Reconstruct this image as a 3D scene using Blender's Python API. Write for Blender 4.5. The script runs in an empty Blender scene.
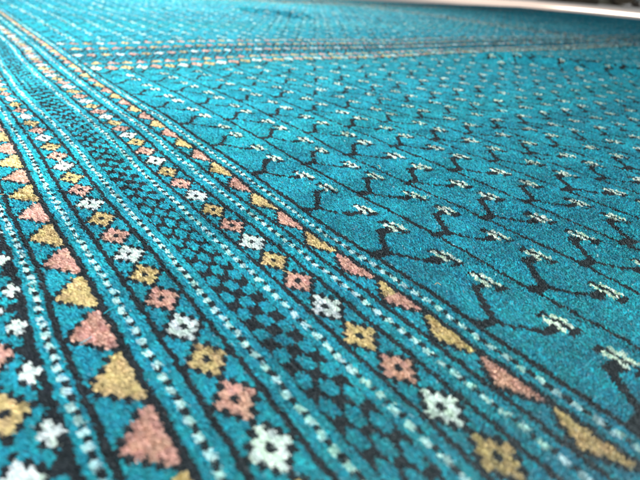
import bpy, bmesh, math
import numpy as np
from mathutils import Matrix, Vector

# ------------------------------------------------------------------ basics
rng = np.random.default_rng(7)
K = 0.0025                      # one pattern unit in metres (about one knot)
H = 39.66                       # camera height above the pile, pattern units
FPX = 485.0                     # focal length in pixels of a 640 wide picture
YAW, PITCH, ROLL = 0.67264, 0.50059, 0.07684
PILE = 1.7                      # pile height, pattern units
ROW = 7.0 / 6.0                 # knot size along the border
COLW = 0.82                     # knot size across the border
RUG_U0, RUG_U1, RUG_V0, RUG_V1 = -150.0, 1230.0, -70.0, 790.0
scene = bpy.context.scene
col = scene.collection

def axes():
    cy, sy, cp, sp, cr, sr = (math.cos(YAW), math.sin(YAW), math.cos(PITCH), math.sin(PITCH), math.cos(ROLL), math.sin(ROLL))
    f = np.array([sy*cp, cy*cp, -sp]); r = np.array([cy, -sy, 0.0]); u = np.cross(r, f)
    return cr*r + sr*u, -sr*r + cr*u, f
RX, UX, FX = axes()

def link(name, data, parent=None):
    o = bpy.data.objects.new(name, data); col.objects.link(o)
    if parent: o.parent = parent
    return o

# ------------------------------------------------------------------ how the weave wanders (u, v, du, dv)
WARP = [(34.7, 90.0, -0.44, 0.1), (34.7, 83.0, 0.1, 0.24), (34.7, 76.0, 0.13, -0.03), (34.7, 69.0, 0.33, -0.55), (34.7, 62.0, 0.2, -0.48), (34.7, 55.0, 0.33, -0.17), (34.7, 48.0, 0.2, 0.24), (34.7, 41.0, 0.15, -0.12), (34.7, 34.0, 0.05, -0.15), (34.7, 27.0, 0.11, -0.08), (34.7, 20.0, -0.09, 0.49), (34.7, 13.0, -0.4, -0.2), (34.7, 97.0, -0.66, 0.76), (34.7, 104.0, -0.34, 1.26), (34.7, 111.0, 0.0, 2.17), (34.7, 118.0, 0.3, 2.18), (34.7, 125.0, 0.7, 1.85), (34.7, 132.0, 0.85, 1.15), (34.7, 139.0, 0.09, -1.37), (34.7, 146.0, -0.16, -1.71), (34.7, 153.0, -0.21, -2.87), (34.7, 160.0, -0.52, -3.58), (34.7, 167.0, -0.54, -2.66), (16.71, 96.45, -0.7, 0.13), (16.71, 89.45, -0.56, -0.04), (16.71, 82.45, -0.24, -0.28), (16.71, 75.45, -0.01, -0.56), (16.71, 68.45, 0.28, -0.26), (16.71, 61.45, 0.19, 0.17), (16.71, 54.45, 0.12, 0.25), (16.71, 47.45, 0.3, -0.12), (16.71, 40.45, 0.12, 0.37), (16.71, 33.45, 0.1, 0.17), (16.71, 26.45, -0.17, -0.2), (21.65, 58.24, 0.08, None), (21.65, 56.1, -0.17, None), (21.65, 54.03, -0.04, None), (21.65, 51.76, -0.05, None), (21.65, 49.43, 0.23, None), (21.65, 46.89, -0.02, None), (21.65, 44.74, 0.06, None), (2.75, 58.9, -0.06, None), (2.75, 56.9, -0.13, None), (2.75, 54.87, -0.22, None), (2.75, 52.67, -0.29, None), (2.75, 50.76, -0.26, None), (2.75, 48.28, -0.11, None), (11.5, 100.91, -0.25, None), (11.5, 97.62, -0.54, None), (11.5, 94.16, -0.77, None), (11.5, 92.06, -0.34, None), (11.5, 89.43, 0.05, None), (11.5, 86.57, -0.04, None), (11.5, 83.99, -0.39, None), (11.5, 81.85, -0.36, None), (11.5, 79.56, -0.39, None), (11.5, 77.69, -0.15, None), (2.75, 77.86, 0.48, None), (2.75, 75.55, 0.72, None), (2.75, 73.09, 0.67, None), (2.75, 70.78, 0.55, None), (2.75, 68.53, 0.51, None), (2.75, 66.03, 0.18, None), (2.75, 63.65, 0.17, None), (30, 78.36, -0.06, None), (30, 70.48, -0.19, None), (30, 63.46, 0.11, None), (30, 57.02, 0.07, None), (30, 50.35, -0.07, None), (39.9, 79.27, -0.9, None), (39.9, 75.47, 0.08, None), (39.9, 68.13, 0.19, None), (39.9, 64.75, 0.24, None), (39.9, 61.54, 0.29, None), (39.9, 58.14, 0.1, None), (39.9, 54.92, -0.08, None), (47.5, 55.75, -0.64, None), (47.5, 50.83, -0.54, None), (47.5, 48.46, -0.4, None), (47.5, 43.9, 0.04, None), (47.5, 41.79, 0.16, None), (47.5, 39.66, 0.44, None), (47.5, 37.37, 0.47, None), (47.5, 127.16, 0.34, None), (47.5, 118.57, 0.27, None), (47.5, 112.78, 0.46, None), (47.5, 105.4, 0.39, None), (47.5, 97.61, 0.47, None), (47.5, 92.09, 0.77, None), (49.5, 60.61, -0.89, None), (49.5, 54.92, -0.28, None), (49.5, 49.89, -0.08, None), (49.5, 44.35, 0.89, None), (49.5, 38.91, 0.35, None), (49.5, 24.68, -0.06, None), (49.5, 19.2, -0.05, None), (49.5, 15.0, 0.01, None), (49.5, 11.43, 0.02, None), (49.5, 9.19, -0.04, None), (78.9, 46.45, -0.32, None), (78.9, 40.48, -0.11, None), (78.9, 33.02, -0.02, None), (78.9, 28.8, 0.6, None), (78.9, 25.07, 0.0, None), (78.9, 19.87, -1.01, None), (21.65, 213.03, -3.03, None), (21.65, 183.7, -3.99, None), (21.65, 165.94, -2.61, None), (21.65, 153.46, -1.54, None), (21.65, 137.5, -0.94, None), (21.65, 123.86, -0.43, None), (21.65, 112.3, -0.45, None), (21.65, 102.33, -0.69, None), (30, 237.42, -2.14, None), (30, 215.46, -2.15, None), (30, 189.88, -1.08, None), (30, 167.31, -1.19, None), (30, 148.38, -0.68, None), (30, 133.5, 0.04, None), (30, 117.85, -0.15, None), (30, 104.66, -0.32, None), (11.5, 158.44, -0.39, None), (11.5, 139.15, -0.09, None), (11.5, 126.23, 0.11, None), (11.5, 113.49, 0.02, None), (11.5, 106.32, -0.06, None), (52.4, 130.1, 1.49, 1.8), (52.4, 109.62, 0.91, 1.41), (52.4, 89.14, 0.25, 0.09), (52.4, 68.66, 0.17, -0.94), (52.4, 48.18, 0.11, 0.42), (52.4, 27.7, -0.13, -0.56), (67.12, 109.62, 0.13, 0.82), (67.12, 89.14, -0.7, -0.82), (67.12, 68.66, -0.5, -0.02), (67.12, 48.18, 0.24, -0.54), (67.12, 27.7, -0.27, 0.33), (81.84, 89.14, -2.4, 0.22), (81.84, 68.66, -1.86, -0.59), (81.84, 48.18, -0.81, 0.07), (81.84, 27.7, -0.47, 0.49)]
_w = np.array([[a, b, c, 0 if d is None else d] for a, b, c, d in WARP])
_hasv = np.array([0.0 if d is None else 1.0 for a, b, c, d in WARP])
GU = np.arange(-60, 140.1, 2.0); GV = np.arange(-10, 270.1, 2.0)
def warp_grid():
    U, V = np.meshgrid(GU, GV, indexing='ij')
    nu = np.zeros_like(U); nv = np.zeros_like(U); du = np.zeros_like(U); dv = np.zeros_like(U)
    for (a, b, c, d), h in zip(_w, _hasv):
        sv = 3.0 + 0.05*b
        g = np.exp(-((U-a)/4.0)**2/2 - ((V-b)/sv)**2/2)
        du += g*c; nu += g
        dv += g*d*h; nv += g*h
    return du/(nu+0.25), dv/(nv+0.35)
WDU, WDV = warp_grid()
def warp(u, v):
    a = np.clip((u-GU[0])/2.0, 0, len(GU)-1.001); b = np.clip((v-GV[0])/2.0, 0, len(GV)-1.001)
    i = a.astype(int); j = b.astype(int); fa = a-i; fb = b-j
    def s(g): return (g[i, j]*(1-fa)*(1-fb) + g[i+1, j]*fa*(1-fb) + g[i, j+1]*(1-fa)*fb + g[i+1, j+1]*fa*fb)
    return s(WDU), s(WDV)

def hsh(i, j=0, k=0):
    """Repeatable noise 0..1 per integer cell."""
    x = (np.asarray(i).astype(np.int64)*374761393 + np.asarray(j).astype(np.int64)*668265263 + k*2147483647 + 91) & 0x7fffffff
    x = ((x ^ (x >> 13))*1274126177) & 0x7fffffff
    x = ((x ^ (x >> 16))*1103515245 + 12345) & 0x7fffffff
    return (x ^ (x >> 11)) / float(0x7fffffff)

def vnoise(u, v, s, seed):
    """Smooth value noise 0..1 with cell size s."""
    a = u/s; b = v/s; i = np.floor(a).astype(int); j = np.floor(b).astype(int)
    fa = a-i; fb = b-j; fa = fa*fa*(3-2*fa); fb = fb*fb*(3-2*fb)
    return (hsh(i, j, seed)*(1-fa)*(1-fb) + hsh(i+1, j, seed)*fa*(1-fb) + hsh(i, j+1, seed)*(1-fa)*fb + hsh(i+1, j+1, seed)*fa*fb)

# ------------------------------------------------------------------ the knotted design: colour index at (u, v)
TQ, BK, WH, GO, PK, PA, CR = range(7)
def diamonds(out, m, x, y, n, half, tones):
    """x, y in knots from the middle of a lozenge, n its running number."""
    i = np.abs(np.round(x)); j = np.abs(np.round(y)); d = i + j
    c = np.full(x.shape, TQ); c[d <= 2] = tones[d <= 2]
    c[(d == 3)] = BK; c[d == 0] = BK
    out[m] = c

def barber(out, m, u, v, centre, per, ph):
    r = np.mod(v/per+ph, 1.0); c = np.full(u.shape, TQ)
    sl = np.abs(u-centre) < 0.42
    c[sl & (r < 0.52)] = PA; c[(r >= 0.55) & (r < 0.98) & (np.abs(u-centre-0.12) < 0.40)] = BK
    out[m] = c

def triangles(out, m, u, v, left, right, top, per, flip):
    n = np.floor((top-v)/per).astype(int); j = np.floor(((top-v)/per-n)*8); d = np.abs(j-4.0)
    wd = np.array([1.0, 0.82, 0.58, 0.32, 0.0])[d.astype(int)]*(right-left-0.5)
    x = right-u
    c = np.full(u.shape, TQ)
    pink = ((n+flip) % 2) == 1
    tone = np.where(pink, PK, GO)
    if flip == 0:                       # a place where the dyer's lots got mixed
        tone = np.where(n == 5, np.where(v < 39.0, PK, GO), tone); tone = np.where(n == 6, GO, tone)
        pass
    c[x < wd+0.8] = BK
    c[x < wd] = tone[x < wd]
    out[m] = c

def border(u, v):
    out = np.full(u.shape, TQ)
    def sel(a, b): return (u >= a) & (u < b)
    lines = ((3.6, 4.45), (9.15, 10.05), (13.15, 13.95), (19.35, 20.1), (31.65, 32.35), (37.15, 37.95), (41.3, 42.1), (45.35, 46.15), (49.1, 49.9))
    # inner band with large lozenges at the left
    m = sel(-9.0, 1.6)
    if m.any():
        a, b = u[m], v[m]; c = np.full(a.shape, TQ)
        q = np.mod(b-66.3+4.5, 9.0)-4.5; n = np.floor((b-66.3+4.5)/9.0).astype(int)
        c[a > 1.15 - 0.55*(np.abs(q) > 1.0)] = BK
        c[(np.abs(q) > 4.5-1.9*(a+1.3)/2.4) & (a > -1.3)] = BK
        x = np.round((a-0.2)/0.75); y = np.round(q/1.1)
        cr = np.abs(x)+np.abs(y); c[(cr == 2) & (np.abs(x) != 2)] = BK
        c[(cr <= 1)] = WH; c[(cr == 0) & (np.abs(q) < 0.3)] = WH
        qd = np.mod(b-61.8+4.5, 9.0)-4.5; nd = np.floor((b-61.8+4.5)/9.0).astype(int)
        x = np.abs(np.round((a+2.9)/0.8)); y = np.abs(np.round(qd/1.1)); d = x+y
        near = x <= 3
        tone = np.array([WH, PK, GO])[np.mod(-nd, 3)]
        c[(d == 3) & near] = BK; c[d <= 2] = tone[d <= 2]; c[d == 0] = BK
        out[m] = c
    m = sel(1.6, 3.6); barber(out, m, u[m], v[m], 2.7, 2.08, 0.3)
    m = sel(4.45, 9.15); triangles(out, m, u[m], v[m], 4.45, 9.15, 103.6, 9.25, 0+2)
    m = sel(10.05, 13.15); barber(out, m, u[m], v[m], 11.5, 2.35, 0.0)
    m = sel(13.95, 19.35)
    y = (96.45-v[m])/7.0; n = np.round(y); diamonds(out, m, (u[m]-16.71)/0.84, (y-n)*6, n, 3, np.array([PK, WH, GO])[np.mod(n, 3).astype(int)])
    m = sel(20.1, 23.25); barber(out, m, u[m], v[m], 21.65, 2.2, 0.1)
    m = sel(23.25, 28.65)
    c = np.full(u[m].shape, BK)
    for q, cc in enumerate((24.32, 26.02, 27.72)):
        bb = np.mod(v[m]-45.4-2.3*(q % 2)+2.29, 4.58)-2.29
        c[(np.abs((u[m]-cc)/0.86)**1.9 + np.abs(bb/1.52)**1.9) < 1] = TQ
    out[m] = c
    m = sel(28.65, 31.65); barber(out, m, u[m], v[m], 30.0, 2.35, 0.4)
    m = sel(32.35, 37.15)
    y = (90.0-v[m])/7.0; n = np.round(y); diamonds(out, m, (u[m]-34.70)/0.84, (y-n)*6, n, 3, np.array([PK, WH, GO])[np.mod(n, 3).astype(int)])
    m = sel(37.95, 41.3); barber(out, m, u[m], v[m], 39.85, 2.3, 0.2)
    m = sel(42.1, 45.35); triangles(out, m, u[m], v[m], 42.1, 45.35, 90.2, 9.45, 1)
    if m.any():
        a, b = u[m], v[m]; c = out[m]; t = (c == GO) | (c == PK)
        c[t & (b > 34.0) & (b < 38.6)] = PK
        c[t & (b <= 33.5) & (b > 24.3)] = GO
        low = t & (b <= 24.3); c[low] = np.where(out[m][low] == GO, PK, GO)
        out[m] = c
    m = sel(46.15, 49.1); barber(out, m, u[m], v[m], 47.55, 2.25, 0.7)
    for a, b in lines: out[sel(a, b)] = BK
    return out

ARMS = (((0.2, 0.1), (3.0, -0.2), 0.95), ((3.0, -0.2), (4.6, 2.3), 0.62), ((4.6, 2.3), (6.0, 4.3), 0.62), ((6.0, 4.3), (7.2, 5.8), 0.66),
        ((7.2, 6.0), (9.3, 5.7), 0.85), ((3.0, -0.6), (5.2, -3.8), 0.42), ((5.2, -3.8), (7.3, -5.6), 0.42), ((7.4, -5.9), (9.5, -6.1), 0.9))
def seg_d(x, y, a, b):
    ax, ay = a; bx, by = b; dx, dy = bx-ax, by-ay
    t = np.clip(((x-ax)*dx + (y-ay)*dy)/(dx*dx+dy*dy), 0, 1)
    return np.hypot(x-ax-t*dx, (y-ay-t*dy))
def field(u, v, ur):
    """Vines: thin lines along v, at each node two arms, at the end of each arm a pale flower."""
    out = np.full(u.shape, TQ)
    W, Q = 14.72, 20.4
    x = np.mod(u-49.5+1.0, W)-1.0; jc = np.floor((u-49.5+1.0)/W).astype(int)
    wob = (hsh(jc, 0, 5)-0.5)*1.6
    y = np.mod(v-48.2-wob+9.0, Q)-9.0; n = np.floor((v-48.2-wob+9.0)/Q).astype(int)
    wid = 0.36 + 0.25*(vnoise(u*3, v, 3.0, 3)-0.4)
    out[np.abs(x-0.05) < wid] = BK
    for a, b, r in ARMS:
        out[seg_d(x, y, a, b) < r*1.0] = BK
    for cv in (6.2, -5.9):
        xr = np.mod(ur-49.5+1.0, W)-1.0; fx = 0.8*xr+0.2*x-10.75 - (hsh(jc, n, 9)-0.5)*0.5; fy = y-cv
        fy = fy + (hsh(jc, n, 17)-0.5)*0.8
        r = np.round(fy/1.05)
        zig = 0.34*np.where(np.mod(r, 2) == 0, 1, -1)
        out[(np.abs(fx+0.06) < 0.42) & (np.abs(fy) < 3.0)] = BK
        out[(np.abs(fx+1.0) < 0.6) & (np.abs(fy) > 2.2) & (np.abs(fy) < 2.9)] = BK
        out[(np.abs(fx-0.2) < 1.1) & (np.abs(fy+2.7) < 0.5)] = BK
        out[(np.abs(fx+0.86-zig*0.6) < 0.42) & (np.abs(fy-0.25) < 1.9)] = CR
        out[(np.abs(fx-0.78-zig*0.6) < 0.42) & (np.abs(fy+0.15) < 1.9)] = CR
    return out

def cross_band(u, v):
    out = np.full(u.shape, TQ)
    def sel(a, b): return (v >= a) & (v < b)
    for c, r in ((221.8, 1.75), (252.5, 1.2), (286.0, 1.3)):
        m = sel(c-3*r, c+3*r)
        y = (u[m]-51.8)/6.3; n = np.round(y)
        diamonds(out, m, (v[m]-c)/r, (y-n)*6.3, n, 3, np.array([WH, PK, GO])[np.mod(n, 3).astype(int)])
    for c, h in ((234.0, 3.0), (271.0, 3.0)):
        m = sel(c-h, c+h)
        y = (u[m]-51.9)/6.4; n = np.floor(y).astype(int); d = np.abs(y-n-0.5)*2
        x = (v[m]-c+h)/(2*h); cc = np.full(y.shape, TQ)
        cc[x < 1-d+0.2] = BK; t = x < 1-d-0.1; cc[t] = np.where(n % 2 == 0, GO, PK)[t]
        out[m] = cc
    for a, b in ((240.0, 248.0), (258.0, 266.5)):
        m = sel(a, b)
        i = np.floor(u[m]/1.7).astype(int); j = np.floor(v[m]/1.15).astype(int)
        out[m] = np.where((i+j//2) % 2 == 0, TQ, BK)
    for a in (215.6, 228.5, 238.3, 248.6, 256.7, 266.9, 275.4, 281.0, 291.3):
        out[sel(a, a+1.1)] = BK
    return out

def design(u, v):
    # hand-knotted rows: each row of knots sits a little off
    row = np.floor(v/ROW).astype(int); vq = (row+0.5)*ROW
    uj = u + (hsh(row, np.floor(u/9.0).astype(int), 2)-0.5)*0.30
    uq = (np.floor(uj/COLW)+0.5)*COLW
    ub = 0.45*uj + 0.55*uq
    out = np.full(u.shape, TQ)
    ue = np.where(u < -3.0, -6.0-uj, uj)            # the border mirrors about its inner band
    m = ue < 49.9; out[m] = border(ue[m], (0.35*v+0.65*vq)[m])
    L0 = 535.0
    m = (u >= L0) & (u < L0+50); out[m] = border((uj-L0)[m], vq[m])
    f = (ue >= 49.9) & ~m
    cb = f & (v >= 215.6) & (v < 292.4); out[cb] = cross_band(u[cb], v[cb])
    cb2 = f & (v >= 650) & (v < 726.8); out[cb2] = cross_band(u[cb2], v[cb2]-434.4)
    ff = f & ~cb & ~cb2; out[ff] = field(ub[ff], (0.5*v+0.5*vq)[ff], u[ff])
    return out

# ------------------------------------------------------------------ the lie of the carpet
def ridge(u, v, pts, amp, sig):
    d = np.full(u.shape, 1e9)
    for a, b in zip(pts[:-1], pts[1:]): d = np.minimum(d, seg_d(u, v, a, b))
    return amp*np.exp(-(d/sig)**2/2)
def lie(u, v):
    z = ridge(u, v, ((270, 188), (290, 174), (304, 150), (328, 124), (350, 100)), 5.4, 6.0)
    z = z + ridge(u, v, ((278, 505), (290, 460), (302, 430)), 5.0, 7.0)
    z = z + 0.9*(vnoise(u, v, 70.0, 41)-0.5)*np.clip((np.hypot(u, v)-60)/150, 0, 1)*2
    z = z + 0.16*(vnoise(u, v, 17.0, 43)-0.5)
    return z

# ------------------------------------------------------------------ materials
def mat(name):
    m = bpy.data.materials.new(name); m.use_nodes = True
    nt = m.node_tree; b = nt.nodes['Principled BSDF']
    return m, nt, b
def simple(name, rgb, rough=0.8, var=0.25, scale=200.0, bump=0.0):
    m, nt, b = mat(name)
    tc = nt.nodes.new('ShaderNodeTexCoord'); no = nt.nodes.new('ShaderNodeTexNoise'); no.inputs['Scale'].default_value = scale; no.inputs['Detail'].default_value = 6
    rp = nt.nodes.new('ShaderNodeValToRGB')
    rp.color_ramp.elements[0].position = 0.3; rp.color_ramp.elements[1].position = 0.7
    rp.color_ramp.elements[0].color = (*[c*(1-var) for c in rgb], 1); rp.color_ramp.elements[1].color = (*[min(1, c*(1+var)) for c in rgb], 1)
    nt.links.new(tc.outputs['Object'], no.inputs['Vector']); nt.links.new(no.outputs['Fac'], rp.inputs['Fac']); nt.links.new(rp.outputs['Color'], b.inputs['Base Color'])
    b.inputs['Roughness'].default_value = rough
    if bump:
        bp = nt.nodes.new('ShaderNodeBump'); bp.inputs['Strength'].default_value = bump; bp.inputs['Distance'].default_value = 0.002
        nt.links.new(no.outputs['Fac'], bp.inputs['Height']); nt.links.new(bp.outputs['Normal'], b.inputs['Normal'])
    return m

def wool():
    m, nt, b = mat('dyed_wool')
    at = nt.nodes.new('ShaderNodeAttribute'); at.attribute_name = 'dye'
    nt.links.new(at.outputs['Color'], b.inputs['Base Color'])
    b.inputs['Roughness'].default_value = 0.8
    b.inputs['Specular IOR Level'].default_value = 0.08
    b.inputs['Sheen Weight'].default_value = SHEEN
    b.inputs['Sheen Roughness'].default_value = 0.4
    b.inputs['Sheen Tint'].default_value = (0.75, 0.95, 1.0, 1)
    return m

SHEEN = 0.22
WORLD = 0.47
DYES = np.array([(0.008, 0.288, 0.368), (0.009, 0.013, 0.018), (0.62, 0.72, 0.68), (0.53, 0.42, 0.20), (0.54, 0.325, 0.26), (0.46, 0.67, 0.65), (0.60, 0.72, 0.61)])
LEAN = np.array([-0.9, 0.4])*0.75          # how far a tuft's tip lies over from its root

# ------------------------------------------------------------------ carpet
carpet = link('carpet', None)
carpet['label'] = 'turquoise knotted pile carpet with patterned border stripes, lying across the whole floor'
carpet['category'] = 'carpet'

# foundation: one sheet with thickness, following the same folds
def backing():
    us = np.concatenate([np.arange(RUG_U0, 120, 6.0), np.arange(120, 420, 6.0), np.arange(420, RUG_U1+1, 18.0)]); us[-1] = RUG_U1
    vs = np.concatenate([np.arange(RUG_V0, 240, 6.0), np.arange(240, RUG_V1+1, 10.0)]); vs[-1] = RUG_V1
    U, V = np.meshgrid(us, vs, indexing='ij'); Z = lie(U, V)
    n, k = U.shape
    top = np.stack([U, V, Z-PILE+0.15], -1).reshape(-1, 3)*K
    bot = np.stack([U, V, np.minimum(Z-PILE-0.9, Z-PILE-0.9)], -1).reshape(-1, 3)*K
    vv = np.concatenate([top, bot]); N = n*k
    idx = np.arange(N).reshape(n, k)
    q = np.stack([idx[:-1, :-1], idx[1:, :-1], idx[1:, 1:], idx[:-1, 1:]], -1).reshape(-1, 4)
    faces = [q, q[:, ::-1]+N]
    for e in (idx[0], idx[-1][::-1], idx[:, 0][::-1], idx[:, -1]):
        faces.append(np.stack([e[:-1], e[1:], e[1:]+N, e[:-1]+N], -1))
    me = bpy.data.meshes.new('backing'); me.from_pydata(vv.tolist(), [], np.concatenate(faces).tolist())
    me.materials.append(simple('foundation_weave', (0.01, 0.09, 0.12), 0.9, 0.4, 600))
    for p in me.polygons: p.use_smooth = True
    return link('backing', me, carpet)
backing()

def in_view(u, v, widen):
    P = np.stack([u, v, np.full(u.shape, -H)], 1)
    z = P@FX; x = P@RX; y = P@UX
    hx, hy = 320/FPX, 240/FPX
    return (z > 1) & (np.abs(x) < hx*z*widen + 4) & (np.abs(y) < hy*z*widen + 4), z

def pile():
    # scatter in rings of rising distance so that near tufts are fine and far ones coarse
    U, V, R = [], [], []
    rings = [(0, 75, 0.105), (75, 100, 0.135), (100, 140, 0.18), (140, 200, 0.26), (200, 300, 0.38), (300, 450, 0.55), (450, 2000, 0.85)]
    for d0, d1, r in rings:
        den = DENS/(r*r)
        s = 1/math.sqrt(den)
        lo = np.array([max(RUG_U0, -d1), max(RUG_V0, -40)]); hi = np.array([min(RUG_U1, d1), min(RUG_V1, d1)])
        us = np.arange(lo[0], hi[0], s); vs = np.arange(lo[1], hi[1], s)
        for blk in np.array_split(us, max(1, len(us)*len(vs)//3000000)):
            a, b = np.meshgrid(blk, vs, indexing='ij'); a = a.ravel(); b = b.ravel()
            a = a + (rng.random(a.size)-0.5)*s*1.3; b = b + (rng.random(b.size)-0.5)*s*1.3
            ok, z = in_view(a, b, 1.22); D = np.sqrt(a*a+b*b+H*H)
            ok &= (D >= d0) & (D < d1) & (a > RUG_U0) & (a < RUG_U1) & (b > RUG_V0) & (b < RUG_V1)
            U.append(a[ok]); V.append(b[ok]); R.append(np.full(ok.sum(), r))
    # the rest of the near carpet, just outside the picture
    for d0, d1, r in ((0, 100, 0.18), (100, 160, 0.26), (160, 320, 0.42)):
        s = 1/math.sqrt(DENS/(r*r))
        a, b = np.meshgrid(np.arange(-150, 230, s), np.arange(-60, 300, s), indexing='ij'); a = a.ravel(); b = b.ravel()
        D = np.sqrt(a*a+b*b+H*H); k = (D >= d0) & (D < d1); a = a[k]; b = b[k]
        a = a + (rng.random(a.size)-0.5)*s*1.3; b = b + (rng.random(b.size)-0.5)*s*1.3
        k = ~in_view(a, b, 1.22)[0]
        U.append(a[k]); V.append(b[k]); R.append(np.full(k.sum(), r))
    U = np.concatenate(U); V = np.concatenate(V); R = np.concatenate(R); N = len(U)
    print('strands', N)
    # world position (U, V) -> place in the design
    pu, pv = U.copy(), V.copy()
    for _ in range(3):
        du, dv = warp(pu, pv); pu = U-du; pv = V-dv
    fuzz = np.minimum(0.07, 0.5*R)
    c = np.empty(N, int)
    su = pu + rng.normal(0, 1, N)*fuzz; sv = pv + rng.normal(0, 1, N)*fuzz
    for s in range(0, N, 200000): c[s:s+200000] = design(su[s:s+200000], sv[s:s+200000])
    dye = DYES[c].copy()
    # uneven dye lots: bands along the rows, single knots, single fibres
    row = np.floor(pv/ROW).astype(int); kc = np.floor(pu/COLW).astype(int)
    lot = 0.88 + 0.24*vnoise(pu*0.05, pv, 5.0, 11); knot = 0.89 + 0.22*hsh(row, kc, 12); fib = np.exp(rng.normal(0, 0.11, N))
    dye *= (lot*knot*fib)[:, None]
    band = vnoise(pu*0.02, pv, 22.0, 15)-0.5; dye *= (1+0.10*band)[:, None]
    mix = 0.08*band + 0.10*(hsh(row, kc, 13)-0.5)
    dye[:, 1] *= 1+mix; dye[:, 2] *= 1-mix*0.6
    worn = (rng.random(N) < 0.004) & (c != BK)
    dye[worn] = dye[worn]*0.6 + 0.25
    dye = np.clip(dye, 0.003, 0.9)
    z = lie(U, V)
    # tufts: the fibres of one knot draw together at the tip
    cu = (kc+0.5)*COLW - pu; cv = (row+0.5)*ROW - pv
    pull = np.clip(0.17 - R*0.3, 0, 0.3)
    tipz = z + 0.22*(hsh(row, kc, 14)-0.5) - 0.18*(np.hypot(cu/COLW, cv/ROW))**2*1.6 + rng.normal(0, 0.10, N)*np.minimum(1, R/0.1)
    sw = 2*math.pi*vnoise(U, V, 6.0, 21); swa = 0.14
    lu = LEAN[0] + swa*np.cos(sw) + rng.normal(0, 0.28, N); lv = LEAN[1] + swa*np.sin(sw) + rng.normal(0, 0.28, N)
    tip = np.stack([U + cu*pull, V + cv*pull, tipz], 1)
    root = np.stack([U-lu, V-lv, z-PILE], 1)
    mid = root*0.45 + tip*0.55; mid[:, 2] += 0.22
    pos = np.stack([root, mid, tip], 1)*K
    rad = np.stack([R*1.05, R*1.05, R*0.55], 1)*K*np.exp(rng.normal(0, 0.15, N))[:, None]
    # stray fibres lying on the pile
    g0 = rng.random((16, 2))*np.array([150, 120]) + np.array([-5, 5]); an = rng.random(16)*6.28; ln = 0.8+1.8*rng.random(16)
    g0[0] = (4.3, 99.6); an[0] = 3.45; ln[0] = 6.0
    q0 = np.stack([g0[:, 0], g0[:, 1], np.full(16, 0.12)], 1); dd = np.stack([np.cos(an), np.sin(an), 0*an], 1)*ln[:, None]
    q2 = q0+dd; q1 = q0+dd*0.5 + np.stack([-np.sin(an), np.cos(an), 0*an+0.8], 1)*(rng.normal(0, 0.3, 16)*ln*0.6)[:, None]*0.6; q1[:, 2] = 0.3
    pos = np.concatenate([pos, np.stack([q0, q1, q2], 1)*K]); rad = np.concatenate([rad, np.full((16, 3), 0.028*K)])
    pick = rng.random((16, 1)); sd = np.where(pick < 0.4, DYES[0]*1.5, np.where(pick < 0.8, DYES[0]*1.3, DYES[3]*0.8)); sd[0] = (0.6, 0.5, 0.3)
    dye = np.concatenate([dye, sd]); N += 16
    cur = bpy.data.hair_curves.new('pile')
    cur.add_curves([3]*N)
    cur.points.foreach_set('position', np.ascontiguousarray(pos, np.float32).ravel())
    at = cur.attributes.get('radius') or cur.attributes.new('radius', 'FLOAT', 'POINT')
    at.data.foreach_set('value', np.ascontiguousarray(rad, np.float32).ravel())
    at = cur.attributes.new('dye', 'FLOAT_COLOR', 'CURVE')
    at.data.foreach_set('color', np.concatenate([dye, np.ones((N, 1))], 1).astype(np.float32).ravel())
    cur.materials.append(wool())
    link('pile', cur, carpet)
DENS = 0.55
pile()

# woven edge along the far side and the far end
def binding():
    bm = bmesh.new()
    def bar(a, b, r):
        n = 60; prev = None
        d = (Vector(b)-Vector(a)).normalized(); s = Vector((-d.y, d.x, 0))
        for i in range(n+1):
            c = Vector(a).lerp(Vector(b), i/n); ring = []
            for q in range(8):
                t = q*math.pi/4; ring.append(bm.verts.new((c + s*math.cos(t)*r + Vector((0, 0, math.sin(t)*r*0.62)))*K))
            if prev:
                for q in range(8): bm.faces.new((prev[q], prev[(q+1) % 8], ring[(q+1) % 8], ring[q]))
            prev = ring
    bar((RUG_U1+1, RUG_V0, -1.2), (RUG_U1+1, RUG_V1, -1.2), 2.2)
    me = bpy.data.meshes.new('binding'); bm.to_mesh(me); bm.free()
    for p in me.polygons: p.use_smooth = True
    me.materials.append(simple('edge_binding', (0.02, 0.12, 0.16), 0.9, 0.3, 300))
    link('binding', me, carpet)
binding()

# ------------------------------------------------------------------ floor and what stands far behind the carpet
def floor():
    bm = bmesh.new(); z = (-PILE-3.4)*K
    vs = [bm.verts.new(p) for p in ((-8, -8, z), (30, -8, z), (30, 30, z), (-8, 30, z))]
    bm.faces.new(vs)
    me = bpy.data.meshes.new('floor'); bm.to_mesh(me); bm.free()
    me.materials.append(simple('pale_floor', (0.74, 0.57, 0.47), 0.55, 0.08, 3.0))
    o = link('floor', me); o['kind'] = 'structure'
floor()

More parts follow.
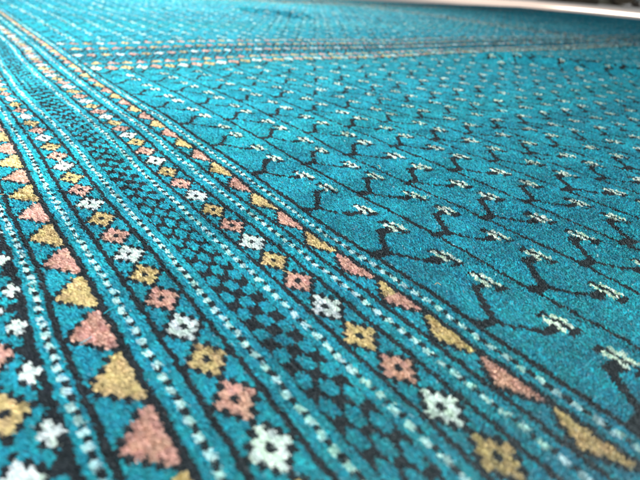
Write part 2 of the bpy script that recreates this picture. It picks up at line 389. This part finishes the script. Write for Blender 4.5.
ZF = (-PILE-3.4)*K
def ground_at(px, py):
    d = (px-320)/FPX*RX - (py-240)/FPX*UX + FX
    t = (ZF/K - H)/d[2]
    return np.array([d[0]*t, d[1]*t])*K
def roll(name, label, px, py, rad, length, rgb, rgb2):
    """A carpet rolled up: spiral sheet seen end-on, lying on the floor."""
    g = ground_at(px, py); ang = math.atan2(g[1], g[0])
    bm = bmesh.new(); turns = 6; n = turns*28; th = rad/turns
    outer = []
    for i in range(n+1):
        t = i/n; a = -math.pi/2 + (t-1)*turns*2*math.pi; r = rad*(0.12+0.88*t)
        outer.append((math.cos(a)*r, math.sin(a)*r + rad))
    def sheet(pts, off):
        out = []
        for (x, z) in pts:
            d = Vector((x, z-rad)); d.normalize(); out.append((x-d.x*off, z-d.y*off))
        return out
    inner = sheet(outer, th*0.72)
    rows = []
    for y in (0.0, length):
        rows.append([[bm.verts.new((x, y, z)) for x, z in outer], [bm.verts.new((x, y, z)) for x, z in inner]])
    for i in range(n):
        for s in (0, 1):
            f = (rows[0][s][i], rows[0][s][i+1], rows[1][s][i+1], rows[1][s][i]); bm.faces.new(f if s == 0 else f[::-1])
        for e in (0, 1):
            f = (rows[e][0][i], rows[e][1][i], rows[e][1][i+1], rows[e][0][i+1]); g2 = bm.faces.new(f if e == 0 else f[::-1]); g2.material_index = 1
    for i in (0, n):
        bm.faces.new((rows[0][0][i], rows[1][0][i], rows[1][1][i], rows[0][1][i]))
    bmesh.ops.recalc_face_normals(bm, faces=bm.faces)
    me = bpy.data.meshes.new(name); bm.to_mesh(me); bm.free()
    me.materials.append(simple(name+'_wool', rgb, 0.9, 0.35, 25, 0.5)); me.materials.append(simple(name+'_edge', rgb2, 0.9, 0.3, 60))
    o = link(name, me); o.location = (g[0], g[1], ZF); o.rotation_euler = (0, 0, ang-math.pi/2 + 0.12)
    o['label'] = label; o['category'] = 'carpet roll'
    return o
def folded(name, label, px, py, w, d, layers, rgb):
    """A rug folded into flat layers with rounded folds."""
    g = ground_at(px, py); ang = math.atan2(g[1], g[0])
    bm = bmesh.new(); h = 0.028; z = 0.0
    path = []
    for k in range(layers):
        x0, x1 = (-w/2, w/2) if k % 2 == 0 else (w/2, -w/2)
        x0 += rng.normal(0, 0.004); x1 += rng.normal(0, 0.004)
        for i in range(9): path.append((x0+(x1-x0)*i/8, z + h/2 + 0.002*math.sin(i*1.3+k)))
        s = 1 if x1 > 0 else -1
        for i in range(1, 6):
            t = i/6*math.pi; path.append((x1 + s*math.sin(t)*h*0.5, z + h/2 + (1-math.cos(t))/2*h))
        z += h
    path = path[:-5]
    nrm = []
    for i, p in enumerate(path):
        a = path[max(0, i-1)]; b = path[min(len(path)-1, i+1)]; t = Vector((b[0]-a[0], b[1]-a[1])).normalized(); nrm.append((-t.y, t.x))
    rows = []
    for y in (0.0, d*0.5, d):
        rows.append([[bm.verts.new((p[0]+n[0]*s*h*0.42, y, p[1]+n[1]*s*h*0.42)) for p, n in zip(path, nrm)] for s in (1, -1)])
    L = len(path)
    for r in range(2):
        for s in (0, 1):
            for i in range(L-1): bm.faces.new((rows[r][s][i], rows[r][s][i+1], rows[r+1][s][i+1], rows[r+1][s][i]))
        for i in (0, L-1): bm.faces.new((rows[r][0][i], rows[r+1][0][i], rows[r+1][1][i], rows[r][1][i]))
    for e in (0, 2):
        for i in range(L-1): bm.faces.new((rows[e][0][i], rows[e][1][i], rows[e][1][i+1], rows[e][0][i+1]))
    bmesh.ops.recalc_face_normals(bm, faces=bm.faces)
    me = bpy.data.meshes.new(name); bm.to_mesh(me); bm.free()
    me.materials.append(simple(name+'_wool', rgb, 0.9, 0.35, 18, 0.5))
    o = link(name, me); o.location = (g[0], g[1], ZF); o.rotation_euler = (0, 0, ang-math.pi/2)
    o['label'] = label; o['category'] = 'folded rug'
    return o
roll('rolled_carpet', 'dark brown rolled carpet on the pale floor, its round end at the top right corner', 623, 6.3, 0.17, 1.6, (0.07, 0.045, 0.03), (0.16, 0.12, 0.08))
folded('folded_rug', 'beige folded rug on the floor beside the dark carpet roll', 597, 3.6, 0.42, 0.7, 5, (0.38, 0.34, 0.24))
folded('folded_rug', 'brown folded rug on the floor, furthest from the dark carpet roll', 566, 2.2, 0.75, 0.8, 6, (0.10, 0.075, 0.05))
roll('rolled_carpet', 'whitish rolled carpet just right of the dark one, half out of frame', 643, 8.0, 0.06, 1.2, (0.7, 0.66, 0.6), (0.6, 0.55, 0.5))

# ------------------------------------------------------------------ camera
cam = bpy.data.cameras.new('camera'); co = link('camera', cam)
cam.sensor_fit = 'HORIZONTAL'; cam.sensor_width = 5.674; cam.lens = 5.674*FPX/640
cam.clip_start = 0.004; cam.clip_end = 200
M = Matrix(((RX[0], UX[0], -FX[0], 0), (RX[1], UX[1], -FX[1], 0), (RX[2], UX[2], -FX[2], H*K), (0, 0, 0, 1)))
co.matrix_world = M
cam.dof.use_dof = True; cam.dof.focus_distance = 0.23; cam.dof.aperture_fstop = cam.lens/2.1
scene.camera = co

# ------------------------------------------------------------------ light
w = bpy.data.worlds.new('World'); scene.world = w; w.use_nodes = True
bg = w.node_tree.nodes['Background']; bg.inputs['Color'].default_value = (0.74, 0.90, 1.0, 1); bg.inputs['Strength'].default_value = WORLD
def area(name, loc, target, sx, sy, power, rgb, spread=180):
    l = bpy.data.lights.new(name, 'AREA'); l.shape = 'RECTANGLE'; l.size = sx; l.size_y = sy; l.energy = power; l.color = rgb; l.spread = math.radians(spread)
    o = link(name, l); o.location = loc
    d = Vector(target)-Vector(loc); o.rotation_euler = d.to_track_quat('-Z', 'Y').to_euler()
    return o
area('left_pool_light', (-0.38, 0.32, 0.78), (-0.02, 0.44, 0), 0.5, 0.5, 15.8, (1.0, 0.99, 0.96), 92)  # added lamp close overhead, pools light at left so the right falls off
area('far_light', (0.5, 1.9, 2.5), (0.75, 1.3, 0), 1.0, 0.8, 50, (1.0, 0.98, 0.93), 50)  # added lamp above the far carpet, lifts that end only
f = ground_at(500, 2)
area('floor_light', (f[0], f[1], 2.4), (f[0], f[1], 0), 2.5, 1.5, 17, (1.0, 0.93, 0.86), 45)  # added broad lamp, brightens the floor beyond the carpet
g = ground_at(622, 14)
area('strip_light', (g[0]+0.1, g[1], 1.2), (g[0]+0.1, g[1], 0), 0.4, 0.95, 15, (1.0, 0.96, 0.92), 25)

scene.view_settings.view_transform = 'Standard'; scene.view_settings.look = 'None'
scene.view_settings.exposure = 0.0; scene.view_settings.gamma = 1.0
scene.render.engine = 'CYCLES'
scene.cycles.max_bounces = 6; scene.cycles.diffuse_bounces = 3; scene.cycles.glossy_bounces = 2
scene.cycles.use_denoising = True
